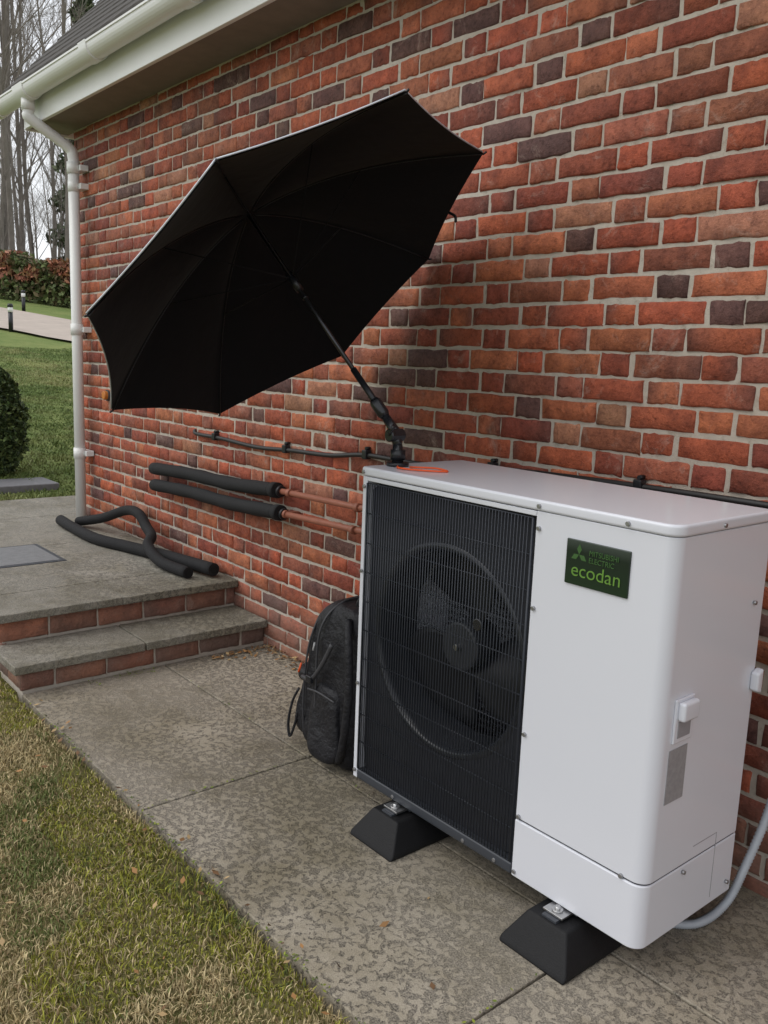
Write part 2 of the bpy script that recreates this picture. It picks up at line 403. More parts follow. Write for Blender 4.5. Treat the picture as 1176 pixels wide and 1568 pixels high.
COILM.col(COILM.mix(cw.outputs[1],(.08,.085,.10),(.50,.53,.58))).rough(.45);COILM.bump(cw.outputs[1],.002)  # fins lightened in colour to stand in for light through the coil
box('coil',X0+.024,XM-.007,Y1-.05,Y1-.02,Z0+.02,1.07,COILM.m,hp)
multi_tube('coil_rows',[([(X0+.03,Y1-.052,z),(XM-.01,Y1-.052,z)],.0035) for z in np.arange(.16,1.05,.022)],STEEL,hp,6)
FX,FZ,FR=-1.662,.620,.290
V=[];F=[];N=64;xa,xb,za,zb=X0+.022,XM-.006,Z0+.03,1.06;ysh=Y0+.024
for i in range(N):
    a=2*math.pi*i/N;c,s=math.cos(a),math.sin(a)
    t=min(((xb if c>0 else xa)-FX)/c if abs(c)>1e-6 else 9,((zb if s>0 else za)-FZ)/s if abs(s)>1e-6 else 9)
    V+=[(FX+FR*c,ysh,FZ+FR*s),(FX+t*c,ysh,FZ+t*s)]
for i in range(N):
    j=(i+1)%N;F.append((2*i,2*i+1,2*j+1,2*j))
mesh_obj('fan_shroud',V,F,SHR,hp)
prof=[(FR+.016,ysh-.001),(FR+.008,ysh-.005),(FR+.002,ysh-.005),(FR-.004,ysh-.001),(FR-.012,ysh+.02),(FR-.012,ysh+.15)]
V=[];F=[];k=len(prof)
for i in range(96):
    a=2*math.pi*i/96
    for r,y in prof:V.append((FX+r*math.cos(a),y,FZ+r*math.sin(a)))
for i in range(96):
    for j in range(k-1):F.append((i*k+j,i*k+j+1,((i+1)%96)*k+j+1,((i+1)%96)*k+j))
GLB=simple('gloss_black_plastic',(.014,.015,.018),.25,var=.1)
RING=simple('fan_ring_plastic',(.024,.027,.033),.22,var=.1)
mesh_obj('bellmouth_ring',V,F,RING,hp,True)
FANM=simple('fan_plastic',(.009,.010,.012),.45,var=.1,spec=.35)
HUBM=simple('fan_hub_plastic',(.030,.033,.038),.45,var=.1,spec=.4)
V=[];F=[]
for b in range(3):
    base=len(V);a0=b*2*math.pi/3-.5
    nr,na=8,14
    for ir in range(nr):
        r=.07+(.268-.07)*ir/(nr-1);sweep=.35*ir/(nr-1)
        for ia in range(na):
            t=ia/(na-1);wd=1.30+.45*math.sin(math.pi*ir/(nr-1))*.5
            a=a0+sweep+(t-.5)*wd
            y=Y0+.145+.08*(t-.5)*(1-.3*ir/nr)+.015*math.cos(t*math.pi*2)*.5
            V.append((FX+r*math.cos(a),y,FZ+r*math.sin(a)))
    for ir in range(nr-1):
        for ia in range(na-1):
            q=base+ir*na+ia;F.append((q,q+1,q+na+1,q+na))
fb=mesh_obj('fan_blades',V,F,FANM,hp,True);s_=fb.modifiers.new('s','SOLIDIFY');s_.thickness=.004
def disc(name,x,y,z,r,d,mat,parent,n=32,b=.003):
    P=[(x+r*math.cos(a),z+r*math.sin(a)) for a in np.linspace(0,2*math.pi,n,endpoint=False)]
    o=prism(name,P,y,y+d,'y',mat,parent)
    m=o.modifiers.new('b','BEVEL');m.width=b;m.segments=2;m.limit_method='ANGLE';m.angle_limit=math.radians(50)
    return o
disc('fan_hub',FX,Y0+.085,FZ,.072,.10,HUBM,hp,b=.008)
disc('fan_nut',FX,Y0+.070,FZ,.009,.016,STEEL,hp,12,.001)
disc('grille_boss',FX+.15,Y0-.006,FZ+.12,.017,.014,GLB,hp)
paths=[]
gx0,gx1,gz0,gz1=X0+.028,XM-.012,Z0+.035,1.052
for x in np.arange(gx0,gx1,.0108): paths.append(([(x,Y0-.002,gz0),(x,Y0-.004,FZ),(x,Y0-.002,gz1)],.0016))
for z in np.linspace(gz0,gz1,11): paths.append(([(gx0-.003,Y0+.001,z),(gx1+.003,Y0+.001,z)],.0020))
for x in (gx0-.003,gx1+.003): paths.append(([(x,Y0,gz0),(x,Y0,gz1)],.0035))
multi_tube('fan_guard_grille',paths,GRILLE,hp,5)
SCR=simple('screw_steel',(.35,.35,.36),.35,metal=.8)
sp=[]
for x,z in [(XM+.012,1.03),(XM+.012,.83),(XM+.012,.50),(XM+.012,.275),(XM+.01,.12),(X0+.012,1.04),(X0+.012,.78),(X0+.012,.42),(X0+.012,.13),(X0+.2,.118),(X0+.5,.118),(XM-.06,.118),
            (XM+.012,1.085),(X1-.12,1.085),(X0+.012,1.085),(X1-.06,.27)]:
    disc('screw_%d'%len(sp),x,Y0-.010 if z>1.07 else Y0-.006,z,.0058,.008,SCR,hp,12,.001);sp.append(1)
for i,(y,z) in enumerate([(1.80,1.085),(2.0,.14),(1.98,.88),(1.78,.25)]):
    tube('side_screw_%d'%i,[(X1-.001,y,z),(X1+.008,y,z)],.005,SCR,hp,10)
BG=M('badge_plate');sz=BG.n('ShaderNodeSeparateXYZ');BG.co();BG.l(BG.tc.outputs['Generated'],sz.inputs[0])
BG.col(BG.ramp(sz.outputs[2],[(0,(.012,.030,.014)),(.75,(.010,.020,.013)),(1,(.05,.065,.055))])).rough(.3)
bx0,bx1,bz0,bz1=-1.242,-1.068,.917,1.024
box('badge',bx0,bx1,Y0-.005,Y0+.002,bz0,bz1,BG.m,hp,.002)
GRN=simple('badge_green',(.13,.27,.045),.4);GRN2=simple('badge_dull_green',(.05,.12,.035),.4)
def text(s,x,z,size,mat,name,wd=1.,off=0.):
    cu=bpy.data.curves.new(name,'FONT');cu.body=s;cu.size=size;cu.extrude=.0006;cu.offset=off
    o=bpy.data.objects.new(name,cu);COL.objects.link(o);o.parent=hp;o.rotation_euler=(math.pi/2,0,0);o.location=(x,Y0-.0062,z);o.scale=(wd,1,1)
    cu.materials.append(mat);return o
text('ecodan',bx0+.018,bz0+.022,.046,GRN,'badge_word',1.04,-.0002)
text('MITSUBISHI',bx0+.066,bz0+.077,.0175,GRN2,'badge_line_a',.92)
text('ELECTRIC',bx0+.066,bz0+.060,.0175,GRN2,'badge_line_b',.92)
def dia(cx,cz,a,s=.0125):
    d=np.array([math.cos(a),math.sin(a)]);q=np.array([-d[1],d[0]])
    c=np.array([cx,cz]);P=[c,c+d*s+q*s*.55,c+2*d*s,c+d*s-q*s*.55]
    return [(p[0],Y0-.0058,p[1]) for p in P]
V=[];F=[]
for a in (90,210,330):
    b=len(V);V+=dia(bx0+.038,bz0+.074,math.radians(a));F.append((b,b+1,b+2,b+3))
mesh_obj('badge_emblem',V,F,GRN2,hp)
box('handle_plate',X1-.001,X1+.006,1.672,1.748,.600,.705,PUMPW,hp,.003)
prism('handle_hood',[(1.678,.70),(1.742,.70),(1.742,.655),(1.678,.655)],X1+.004,X1+.024,'x',PUMPW,hp,.007)
box('handle_recess_shade',X1+.004,X1+.0075,1.684,1.736,.612,.652,simple('handle_shade',(.30,.30,.32),.5),hp,.002)  # raised grey pad: the hand recess is shade put into its colour
box('rating_label',X1-.001,X1+.0015,1.668,1.742,.455,.585,simple('label_grey',(.30,.30,.31),.45,nscale=90,var=.3),hp)
prism('rear_pipe_cover',[(2.005,.655),(2.005,.70),(2.032,.71),(2.032,.645)],X1,X1+.022,'x',PUMPW,hp,.006)
SEAM=simple('seam_grey',(.25,.25,.27),.5)
box('side_panel_seam',X1-.004,X1+.0006,1.926,1.9275,Z0+.02,.30,SEAM,hp)
box('side_panel_seam_h',X1-.004,X1+.0006,1.82,1.9275,.3,.3015,SEAM,hp)
for i,(a,b) in enumerate([(-1.890,-1.695),(-1.28,-1.075)]):
    c=(a+b)/2;V=[];h=.088;w=(b-a)/2;t=w*.58
    for (y0,y1,hw,z) in ((1.508,2.16,w,.0),(1.516,2.15,w,.014),(1.566,2.11,t,h)):
        V+=[(c-hw,y0,z),(c+hw,y0,z),(c+hw,y1,z),(c-hw,y1,z)]
    F=[(3,2,1,0),(8,9,10,11)]
    for L in (0,4):
        for j in range(4):F.append((L+j,L+(j+1)%4,L+4+(j+1)%4,L+4+j))
    f_=empty('rubber_foot' if i==0 else 'rubber_foot.001')
    o=mesh_obj('block',V,F,RUB,f_);bev(o,.006,2,20)
    box('channel',c-.022,c+.022,1.572,2.10,h-.002,h+.006,DGREY,f_,.001)
    box('unit_bracket',c-.03,c+.03,1.585,1.66,h+.007,h+.013,STEEL,f_,.001)
    tube('bolt',[(c,1.605,h+.006),(c,1.605,h+.024)],.007,STEEL,f_,6)
    tube('washer',[(c,1.605,h+.013),(c,1.605,h+.017)],.014,STEEL,f_,16)
    box('unit_leg',c-.04,c+.04,1.63,2.02,h+.006,Z0-.008,DGREY,f_)
# ------------------------------------------------------------------ umbrella
um=empty('black_umbrella')
FAB=M('black_fabric');FAB.col(FAB.mix(FAB.noise(300,2),(.0045,.0045,.006),(.009,.009,.011))).rough(.8).spec(.15)
FAB.b.inputs['Sheen Weight'].default_value=.06
FAB.bump(FAB.noise(7,3),.012,.6)
SIL=simple('silver_fabric',(.62,.66,.72),.45,metal=.3,var=.1,nscale=20)
J=np.array([-1.996,1.72,1.205]);ax=np.array([-.631,-.209,.747]);ax/=np.linalg.norm(ax)
C_=np.array([-2.367,1.597,1.644]);A_=np.array([-2.553,1.535,1.864])
T=np.array([[-1.931,1.074,1.865],[-1.815,1.556,2.098],[-2.022,2.062,2.065],[-2.431,2.225,1.785],[-2.802,2.12,1.423],[-2.918,1.638,1.19],[-2.711,1.132,1.223],[-2.302,.899,1.503]])
NS,NP=14,10
def canopy(s,i,t):
    a=T[i%8];b=T[(i+1)%8]
    e=a*(1-t)+b*t
    sag=4*t*(1-t)
    e=e+(C_-e)*(.018 if i in (7,0,1) else .034)*sag*s
    q=s**1.75
    planar=A_+ (e-A_-ax*((e-A_)@ax))*(s)
    p=planar+ax*((e-A_)@ax)*q
    p=p-ax*.026*sag**.8*math.sin(math.pi*min(s,1))
    return p
def canopy_mesh(name,off,mat):
    V=[];F=[]
    for i in range(8):
        for jt in range(NP):
            t=jt/NP
            for js in range(1,NS+1): V.append(canopy(js/NS,i,t)+ax*off)
    n=8*NP;V.append(A_+ax*off);top=len(V)-1
    for i in range(n):
        j=(i+1)%n
        for k in range(NS-1):F.append((i*NS+k,i*NS+k+1,j*NS+k+1,j*NS+k))
        F.append((top,i*NS,j*NS))
    return mesh_obj(name,V,F,mat,um,True)
canopy_mesh('canopy_lining',0,FAB.m)
canopy_mesh('canopy_outer',.008,SIL)
hem=[]
for i in range(8):
    for jt in range(NP): hem.append(canopy(1.,i,jt/NP)+ax*.007)
hem.append(hem[0]);tube('canopy_hem',hem,.0027,SIL,um,6)
paths=[];st=[]
run=C_+ax*.02
for i in range(8):
    P=[canopy(s,i,0)-ax*.005 for s in np.linspace(.04,1.,14)];paths.append((P,.0022))
    mid=canopy(.52,i,0)-ax*.008;st.append(([run,mid],.0020))
    paths.append(([T[i]-ax*.002,T[i]+(T[i]-C_)/np.linalg.norm(T[i]-C_)*.010-ax*.002],.0035))
multi_tube('ribs',paths,BLACKP,um,6);multi_tube('stretchers',st,FAB.m,um,6)
tube('pole',[J+ax*.05,A_+ax*.02],.0070,simple('dark_metal_pole',(.06,.06,.065),.3,metal=.8),um,12)
tube('runner',[run-ax*.05,run+ax*.02],.013,BLACKP,um,12)
tube('runner_ring',[run-ax*.085,run-ax*.075],.010,BLACKP,um,12)
tube('pole_sleeve',[J+ax*.03,J+ax*.24],.0100,BLACKP,um,12)
tube('lock_collar',[J+ax*.055,J+ax*.065,J+ax*.11,J+ax*.12],[.014,.019,.019,.014],GLB,um,14)
tube('ferrule',[A_,A_+ax*.05],[.008,.004],GLB,um,10)
zl=1.10
tube('joint_arm',[J+ax*.07,J,J+np.array([.012,.0,-.03]),J+np.array([.015,0,-.05])],[.013,.016,.016,.013],GLB,um,12)
disc('joint_knob',J[0]+.008,J[1]-.032,J[2]-.012,.020,.055,GLB,um,18,.004)
tube('joint_lever',[J+np.array([.01,-.03,-.01]),J+np.array([.035,-.035,.02])],.006,GLB,um,8)
tube('stem',[J+np.array([.015,0,-.04]),(J[0]+.018,J[1],zl+.004)],[.015,.018],GLB,um,14)
tube('stem_collar',[(J[0]+.018,J[1],zl+.02),(J[0]+.018,J[1],zl+.05)],.023,BLACKP,um,16)
tube('magnet_base',[(J[0]+.018,J[1],zl+.0005),(J[0]+.018,J[1],zl+.012)],.034,BLACKP,um,24)
e_=canopy(1.,2,.5)
tube('tie_strap',[e_,e_+np.array([.03,.0,-.015]),e_+np.array([.035,.0,-.035])],.005,BLACKP,um,6,4)
tc=empty('orange_cord')
ORM=simple('orange_cord_mat',(.75,.10,.02),.5)
pts=[(-1.955,1.70,zl+.003),(-1.92,1.675,zl+.004),(-1.87,1.685,zl+.004),(-1.82,1.72,zl+.004),(-1.80,1.76,zl+.003),(-1.84,1.75,zl+.008),(-1.88,1.71,zl+.008),(-1.92,1.72,zl+.004)]
tube('cord',pts,.0030,ORM,tc,6,6)
# ------------------------------------------------------------------ wall services
CAB=simple('black_cable',(.015,.015,.015),.5)
wc=empty('wall_cable')
tube('cable',[(-4.24,2.23,1.0),(-4.2,2.222,.985),(-3.95,2.222,.985),(-3.6,2.222,.975),(-3.3,2.22,.99),(-3.0,2.222,1.0),(-2.75,2.222,1.028),(-2.4,2.222,1.03),(-2.0,2.222,1.06),(-1.46,2.222,1.075),(-.9,2.222,1.08),(0,2.222,1.09),(3.2,2.222,1.1)],.010,CAB,wc,8,8)
for i,(x,z) in enumerate([(-4.0,.985),(-3.34,.99),(-2.75,1.028),(-2.05,1.058),(-1.46,1.075),(-.6,1.083)]):
    box('clip_%d'%i,x-.014,x+.014,2.205,2.236,z-.016,z+.022,BLACKP,wc,.004)
    tube('clip_nail_%d'%i,[(x,2.215,z+.028),(x,2.24,z+.028)],.007,BLACKP,wc,8)
COP=simple('lagged_pipe_paint',(.28,.10,.06),.5,var=.3,nscale=25)
for i,(p,q,e) in enumerate([((-4.66,2.19,.745),(-3.36,2.185,.80),(-2.0,2.19,.83)),((-4.62,2.175,.655),(-3.30,2.165,.705),(-2.0,2.18,.745))]):
    f_=empty('insulated_pipe' if i==0 else 'insulated_pipe.001')
    m1=tuple((np.array(p)*2+np.array(q))/3+np.array([0,.0,.004]));m2=tuple((np.array(p)+2*np.array(q))/3+np.array([0,.0,-.008]))
    P=catmull([p,m1,m2,q],8);R=[.034+.0015*math.sin(k*1.3) for k in range(len(P))]
    tube('foam_sleeve',P,R,FOAM,f_,18)
    qq=np.array(q);d=np.array(q)-np.array(m2);d/=np.linalg.norm(d)
    tube('foam_end',[qq-d*.03,qq+d*.012],.037,FOAM,f_,18)
    tube('bracket',[(q[0]+.03,q[1]-.0,q[2]),(q[0]+.045,q[1],q[2]+.0)],.026,BLACKP,f_,14)
    tube('copper_pipe',[q,e],.014,COP,f_,12)
    for j,x in enumerate((-3.25,-2.75)):
        zc=q[2]+(e[2]-q[2])*(x-q[0])/(e[0]-q[0]);tube('pipe_clip_%d'%j,[(x-.012,q[1],zc),(x+.012,q[1],zc)],.019,COP,f_,12)
        box('pipe_clip_base_%d'%j,x-.01,x+.01,q[1],2.236,zc-.008,zc+.008,COP,f_)
L=.27+.032
lag=empty('pipe_lagging')
tube('length_a',[(-5.60,1.98,L),(-5.35,1.96,L),(-4.95,1.95,L),(-4.65,2.02,L),(-4.25,2.10,L+.006),(-3.88,2.15,L+.012)],.034,FOAM,lag,16,8)
lag2=empty('pipe_lagging.001')
tube('length_b',[(-5.50,2.06,L),(-5.25,2.12,L+.06),(-4.98,2.16,.45),(-4.80,2.16,.455),(-4.68,2.15,.40),(-4.55,2.12,L+.07),(-4.42,2.04,L+.045),(-4.2,2.01,L+.005),(-3.93,2.03,L)],.030,FOAM,lag2,16,8)
for nm,pt,d in (('end_a',(-3.88,2.15,L+.012),(1,.1,.02)),('end_b',(-3.93,2.03,L),(1,.05,0))):
    pt=np.array(pt);d=np.array(d);d=d/np.linalg.norm(d)
    tube(nm,[pt-d*.01,pt+d*.002],.020,simple(nm+'_bore_shade',(.003,.003,.003),.9),lag if nm=='end_a' else lag2,14)  # solid near-black discs: shade inside the hollow sleeve, put into the colour
cd=empty('flexible_conduit')
P=catmull([(-1.06,1.88,.018),(-1.0,1.96,.015),(-.975,2.05,.05),(-.96,2.10,.14),(-.945,2.16,.28),(-.93,2.18,.45),(-.93,2.19,.7)],30)
R=[.0112+.0012*(1 if k%2 else -1) for k in range(len(P))]
tube('hose',P,R,simple('grey_pvc',(.40,.43,.47),.35),cd,12)
tube('hose_gland',[(-.93,2.19,.68),(-.93,2.19,.76)],.022,BLACKP,cd,12)
sn=empty('wall_sensor')
disc('body',-5.42,2.205,1.12,.028,.03,simple('amber_plastic',(.5,.17,.03),.4),sn,18,.006)
disc('backplate',-5.42,2.228,1.12,.036,.012,DGREY,sn,18,.002)
# ------------------------------------------------------------------ backpack
bp=empty('black_backpack')
NYL=M('black_nylon');NYL.col(NYL.mix(NYL.noise(200,2),(.006,.006,.008),(.014,.014,.018))).rough(.55).spec(.4)
NYL.bump(NYL.noise(11,5,.65),.025,.9);NYL.bump(NYL.noise(500,2),.0008,.6)
BO=(-.03,-.075,0);BS=(1.0,1.0,1.12)
def bpt(p): return ((p[0]+2.1)*BS[0]-2.1+BO[0],p[1]+BO[1],p[2]*BS[2])
def superell(name,c,r,e1,e2,mat,shear=(0,0),taper=0,rot=0,n=26,wob=.006,seed=0):
    V=[];F=[]
    sg=lambda v,e:math.copysign(abs(v)**e,v)
    for i in range(n+1):
        ph=-math.pi/2+math.pi*i/n
        for j in range(n*2):
            th=math.pi*j/n
            x=r[0]*sg(math.cos(ph),e1)*sg(math.cos(th),e2);y=r[1]*sg(math.cos(ph),e1)*sg(math.sin(th),e2);z=r[2]*sg(math.sin(ph),e1)
            t=z/r[2];k=1-taper*max(t,0)**1.5
            x*=k;y*=k
            x+=wob*math.sin(z*31+y*23+seed);y+=wob*math.sin(z*27+x*19+seed*2)
            x+=shear[0]*t;y+=shear[1]*t
            V.append(bpt((c[0]+x*math.cos(rot)-y*math.sin(rot),c[1]+x*math.sin(rot)+y*math.cos(rot),c[2]+z)))
    for i in range(n):
        for j in range(2*n):F.append((i*2*n+j,i*2*n+(j+1)%(2*n),(i+1)*2*n+(j+1)%(2*n),(i+1)*2*n+j))
    return mesh_obj(name,V,F,mat,bp,True)
superell('main_compartment',(-2.235,1.93,.264),(.13,.155,.264),.30,.45,NYL.m,(.015,.0),.08,0,seed=1)
superell('middle_compartment',(-2.35,1.93,.25),(.07,.145,.24),.36,.5,NYL.m,(.02,.0),.12,0,seed=2)
superell('front_pocket',(-2.435,1.93,.145),(.05,.128,.118),.40,.5,NYL.m,(.012,0),.1,0,seed=3)
superell('side_pocket',(-2.25,1.785,.15),(.085,.035,.12),.45,.55,NYL.m,(.0,0.01),.1,0,seed=4)
superell('front_flap',(-2.435,1.93,.248),(.055,.132,.03),.6,.6,NYL.m,(.0,0),.0,0,seed=5,wob=.003)
superell('upper_pocket',(-2.415,1.93,.355),(.03,.105,.065),.5,.6,NYL.m,(.012,0),.1,0,seed=6,wob=.003)
def bpl(L): return [bpt(p) for p in L]
EDGE=simple('webbing_grey',(.045,.045,.05),.5)
multi_tube('zips',[(catmull(bpl([(-2.305,1.768,.05),(-2.295,1.762,.25),(-2.285,1.768,.44),(-2.26,1.84,.525),(-2.26,1.98,.528)]),8),.004),
 (catmull(bpl([(-2.40,1.79,.06),(-2.395,1.782,.2),(-2.375,1.79,.38),(-2.36,1.85,.485),(-2.36,1.97,.485)]),8),.004),
 (catmull(bpl([(-2.325,1.750,.245),(-2.25,1.742,.255),(-2.17,1.750,.245)]),8),.004)],EDGE,bp,6)
tube('haul_loop',bpl([(-2.20,1.86,.52),(-2.19,1.87,.548),(-2.17,1.91,.558),(-2.16,1.95,.548),(-2.16,1.96,.52)]),.009,NYL.m,bp,8,6)
tube('side_strap_a',bpl([(-2.45,1.80,.20),(-2.475,1.79,.15),(-2.485,1.78,.08),(-2.475,1.78,.03),(-2.46,1.79,.07),(-2.455,1.80,.12)]),.005,NYL.m,bp,8,6)
tube('side_strap_b',bpl([(-2.20,1.758,.42),(-2.25,1.752,.34),(-2.31,1.752,.28),(-2.39,1.772,.262)]),.008,EDGE,bp,8,6)
tube('shoulder_strap',bpl([(-2.16,1.79,.50),(-2.12,1.765,.42),(-2.10,1.755,.28),(-2.13,1.76,.12),(-2.17,1.775,.05)]),.014,NYL.m,bp,10,6)
bq=bpt((-2.31,1.748,.28));box('strap_buckle',bq[0]-.016,bq[0]+.016,bq[1]-.010,bq[1]+.004,bq[2]-.012,bq[2]+.014,GLB,bp,.003)
tube('zip_pull',bpl([(-2.41,1.78,.30),(-2.415,1.772,.27)]),.004,ORM,bp,6)
tube('zip_pull_b',bpl([(-2.30,1.757,.40),(-2.302,1.752,.375)]),.0035,simple('zip_silver',(.4,.4,.4),.4),bp,6)
# ------------------------------------------------------------------ grass
def blades(name,n,xr,yr,hgt,wid,mask,colf,mat,seed,bendk=.5):
    g=np.random.default_rng(seed)
    x=g.uniform(*xr,n);y=g.uniform(*yr,n);k=mask(x,y,g);x=x[k];y=y[k];n=len(x)
    z=terr(x,y)
    h=hgt*g.uniform(.5,1.25,n)*(.45+1.1*vnoise(x*7,y*7,5));w=wid*g.uniform(.6,1.3,n)
    a=g.uniform(0,2*math.pi,n);b=g.uniform(0,2*math.pi,n);lean=g.uniform(.15,1.1,n)*bendk*2
    dx,dy=np.cos(a)*w,np.sin(a)*w;bx,by=np.cos(b)*lean*h,np.sin(b)*lean*h
    P=np.zeros((n,5,3))
    P[:,0]=np.stack([x-dx,y-dy,z-.004],-1);P[:,1]=np.stack([x+dx,y+dy,z-.004],-1)
    P[:,2]=np.stack([x+dx*.8+bx*.35,y+dy*.8+by*.35,z+h*.55],-1);P[:,3]=np.stack([x-dx*.8+bx*.35,y-dy*.8+by*.35,z+h*.55],-1)
    P[:,4]=np.stack([x+bx,y+by,z+h*np.where(lean>.8,.75,1.)],-1)
    o=(np.arange(n)*5)[:,None]
    F=np.concatenate([o+np.array([0,1,2]),o+np.array([0,2,3]),o+np.array([3,2,4])],0)
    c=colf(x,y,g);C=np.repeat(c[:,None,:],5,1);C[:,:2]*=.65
    return np_mesh(name,P.reshape(-1,3),F,mat,None,False,C.reshape(-1,3))
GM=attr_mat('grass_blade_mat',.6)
def colnear(x,y,g):
    n=len(x)
    p=vnoise(x*2.6+3,y*2.6,8)*.5+vnoise(x*8,y*8,9)*.5
    gr=np.array([.175,.215,.065]);ye=np.array([.60,.49,.27]);mo=np.array([.34,.34,.05]);br=np.array([.32,.23,.12])
    wy=np.clip((p-.31)*4,0,1)*.75+.22
    pick=g.random(n)
    c=np.where((pick<wy)[:,None],ye,gr)
    m=((vnoise(x*3.3+20,y*3.3,10)>.64)|((y>.93)&(vnoise(x*5,y*3,12)>.5)))&(g.random(n)<.6);c=np.where(m[:,None],mo,c)
    c=np.where((g.random(n)<.12)[:,None],br,c)
    return c*g.uniform(.6,1.3,(n,1))
def mnear(x,y,g):
    e=1.062+.018*(vnoise(x*14,y*0,4)-.5)
    bare=(vnoise(x*4+7,y*9,14)>.72)&(y>.93)
    return (y<e)&(~bare|(g.random(len(x))<.25))
blades('lawn_grass',240000,(-4.9,.9),(-.1,1.085),.018,.0017,mnear,colnear,GM,21,.6)
def colfar(x,y,g):
    p=vnoise(x*1.3+3,y*1.3,8)*.6+vnoise(x*5,y*5,9)*.4
    gr=np.array([.15,.21,.06]);ye=np.array([.35,.35,.15])
    w=np.clip((p-.35)*2.5,0,1)[:,None]
    return (gr*(1-w)+ye*w)*g.uniform(.65,1.3,(len(x),1))
blades('lawn_grass_slope',140000,(-16,-6.71),(1.4,6.2),.024,.006,lambda x,y,g:(g.random(len(x))<np.clip(1.15-(-x-6.7)/14,0.2,1))&(y>-x*.24)&(y<-x*.50),colfar,GM,22,.5)
def leaves(name,pts,size,cols,mat,seed):
    g=np.random.default_rng(seed);n=len(pts);pts=np.asarray(pts)
    u=g.normal(size=(n,3));u[:,2]*=.35;u/=np.linalg.norm(u,axis=1)[:,None]
    w=np.cross(u,np.array([0,0,1.])+g.normal(0,.3,(n,3)));w/=np.linalg.norm(w,axis=1)[:,None]
    s=(size*g.uniform(.5,1.3,n))[:,None]
    P=np.stack([pts-u*s,pts+w*s*.5,pts+u*s,pts-w*s*.5],1)
    P[:,:,2]=np.maximum(P[:,:,2],(pts[:,2]-.004)[:,None])
    F=np.arange(4*n).reshape(n,4);c=np.array(cols)[g.integers(0,len(cols),n)]*g.uniform(.6,1.3,(n,1))
    return np_mesh(name,P.reshape(-1,3),F,mat,None,False,np.repeat(c,4,0))
g=np.random.default_rng(31);pts=[]
for _ in range(170): pts.append((g.uniform(-3.48,-2.6),2.235-abs(g.normal(0,.05)),.004+g.uniform(0,.012)))
for _ in range(70): pts.append((-3.49+abs(g.normal(0,.04)),g.uniform(1.9,2.23),.004+g.uniform(0,.01)))
for _ in range(70): pts.append((g.uniform(-3.4,1),1.07+g.normal(0,.03),.012))
for _ in range(130): pts.append((g.uniform(-3.4,.5),g.uniform(0,1.05),.016))
for _ in range(22): pts.append((g.uniform(-3.4,0),g.uniform(1.1,2.2),.004))
LL=attr_mat('leaf_litter',.7)
leaves('fallen_leaves',pts,.013,[(.34,.18,.07),(.46,.32,.16),(.18,.10,.05)],LL,32)
pts=[]
for cx,cy,m in [(-3.49,1.55,40),(-3.49,1.35,15),(-2.38,1.2,18),(-2.38,1.5,14),(-1.13,1.25,16),(-2.9,1.70,14),(-2.1,1.70,10),(-3.0,1.065,60),(-2.2,1.065,60),(-1.5,1.065,60),(-.9,1.065,60)]:
    sp_=(.02,.05) if cx<-3.4 else (.005,.09) if cy>1.1 and abs(cy-1.7)>.01 else (.16,.006)
    for _ in range(m): pts.append((cx+g.normal(0,sp_[0]),cy+g.normal(0,sp_[1]),.003+g.uniform(0,.006)))
leaves('moss_tufts',pts,.006,[(.16,.22,.03),(.26,.30,.04),(.09,.12,.03)],LL,33)
# ------------------------------------------------------------------ distance
def road():
    C=catmull([(-60,-4),(-40,.5),(-30,2.9),(-21.2,6.2),(-19,7.1),(-14,9.6),(-10,13),(-8,18),(-8,30)],10)
    C=[np.array(c[:2]) for c in C]
    V=[];F=[];n=len(C);k=7
    for i in range(n):
        t=C[min(i+1,n-1)]-C[max(i-1,0)];t/=np.linalg.norm(t);q=np.array([-t[1],t[0]])
        for j in range(k):
            p=C[i]+q*(j/(k-1)-.5)*3.2;V.append((p[0],p[1],float(terr(p[0],p[1]))+.05))
    for i in range(n-1):
        for j in range(k-1):F.append((i*k+j,i*k+j+1,(i+1)*k+j+1,(i+1)*k+j))
    mesh_obj('driveway',V,F,simple('driveway_gravel',(.42,.36,.31),.9,var=.2,nscale=3,bump=.01),None,True)
road()
def bollard(i,x,y,h):
    b=empty('bollard_light' if i==0 else 'bollard_light.001');z=float(terr(x,y))
    tube('post',[(x,y,z),(x,y,z+h*.7)],.045,BLACKP,b,12);tube('lens',[(x,y,z+h*.7),(x,y,z+h*.88)],.05,WHITE_UP,b,12);tube('cap',[(x,y,z+h*.88),(x,y,z+h)],[.06,.045],BLACKP,b,12)
bollard(0,-18.4,5.62,.55);bollard(1,-23,7.35,.55)
LEAF=attr_mat('leaf_mat',.6)
def leafmass(name,pts,size,cols,seed,parent=None):
    g=np.random.default_rng(seed);n=len(pts);pts=np.asarray(pts)
    u=g.normal(size=(n,3));u/=np.linalg.norm(u,axis=1)[:,None];w=np.cross(u,g.normal(size=(n,3)));w/=np.linalg.norm(w,axis=1)[:,None]
    s=(size*g.uniform(.6,1.4,n))[:,None];P=np.stack([pts-u*s,pts+w*s*.5,pts+u*s,pts-w*s*.5],1)
    F=np.arange(4*n).reshape(n,4);c=np.array(cols)[g.integers(0,len(cols),n)]*g.uniform(.5,1.4,(n,1))
    return np_mesh(name,P.reshape(-1,3),F,LEAF,parent,False,np.repeat(c,4,0))
g=np.random.default_rng(41);n=42000
t=g.random(n);a=np.array([-36,1.9]);b=np.array([-20,13.6]);d=(b-a)/np.linalg.norm(b-a);q=np.array([-d[1],d[0]])
side=g.uniform(-.5,.5,n);hz=g.random(n)**.6
p=a+(b-a)*t[:,None]+q*side[:,None];top=1.15+.25*vnoise(t*60,t*0,3)
Z=terr(p[:,0],p[:,1])+hz*top
hd=empty('photinia_hedge')
red=(hz>.5)&(vnoise(t*45,hz*4,6)>.4)
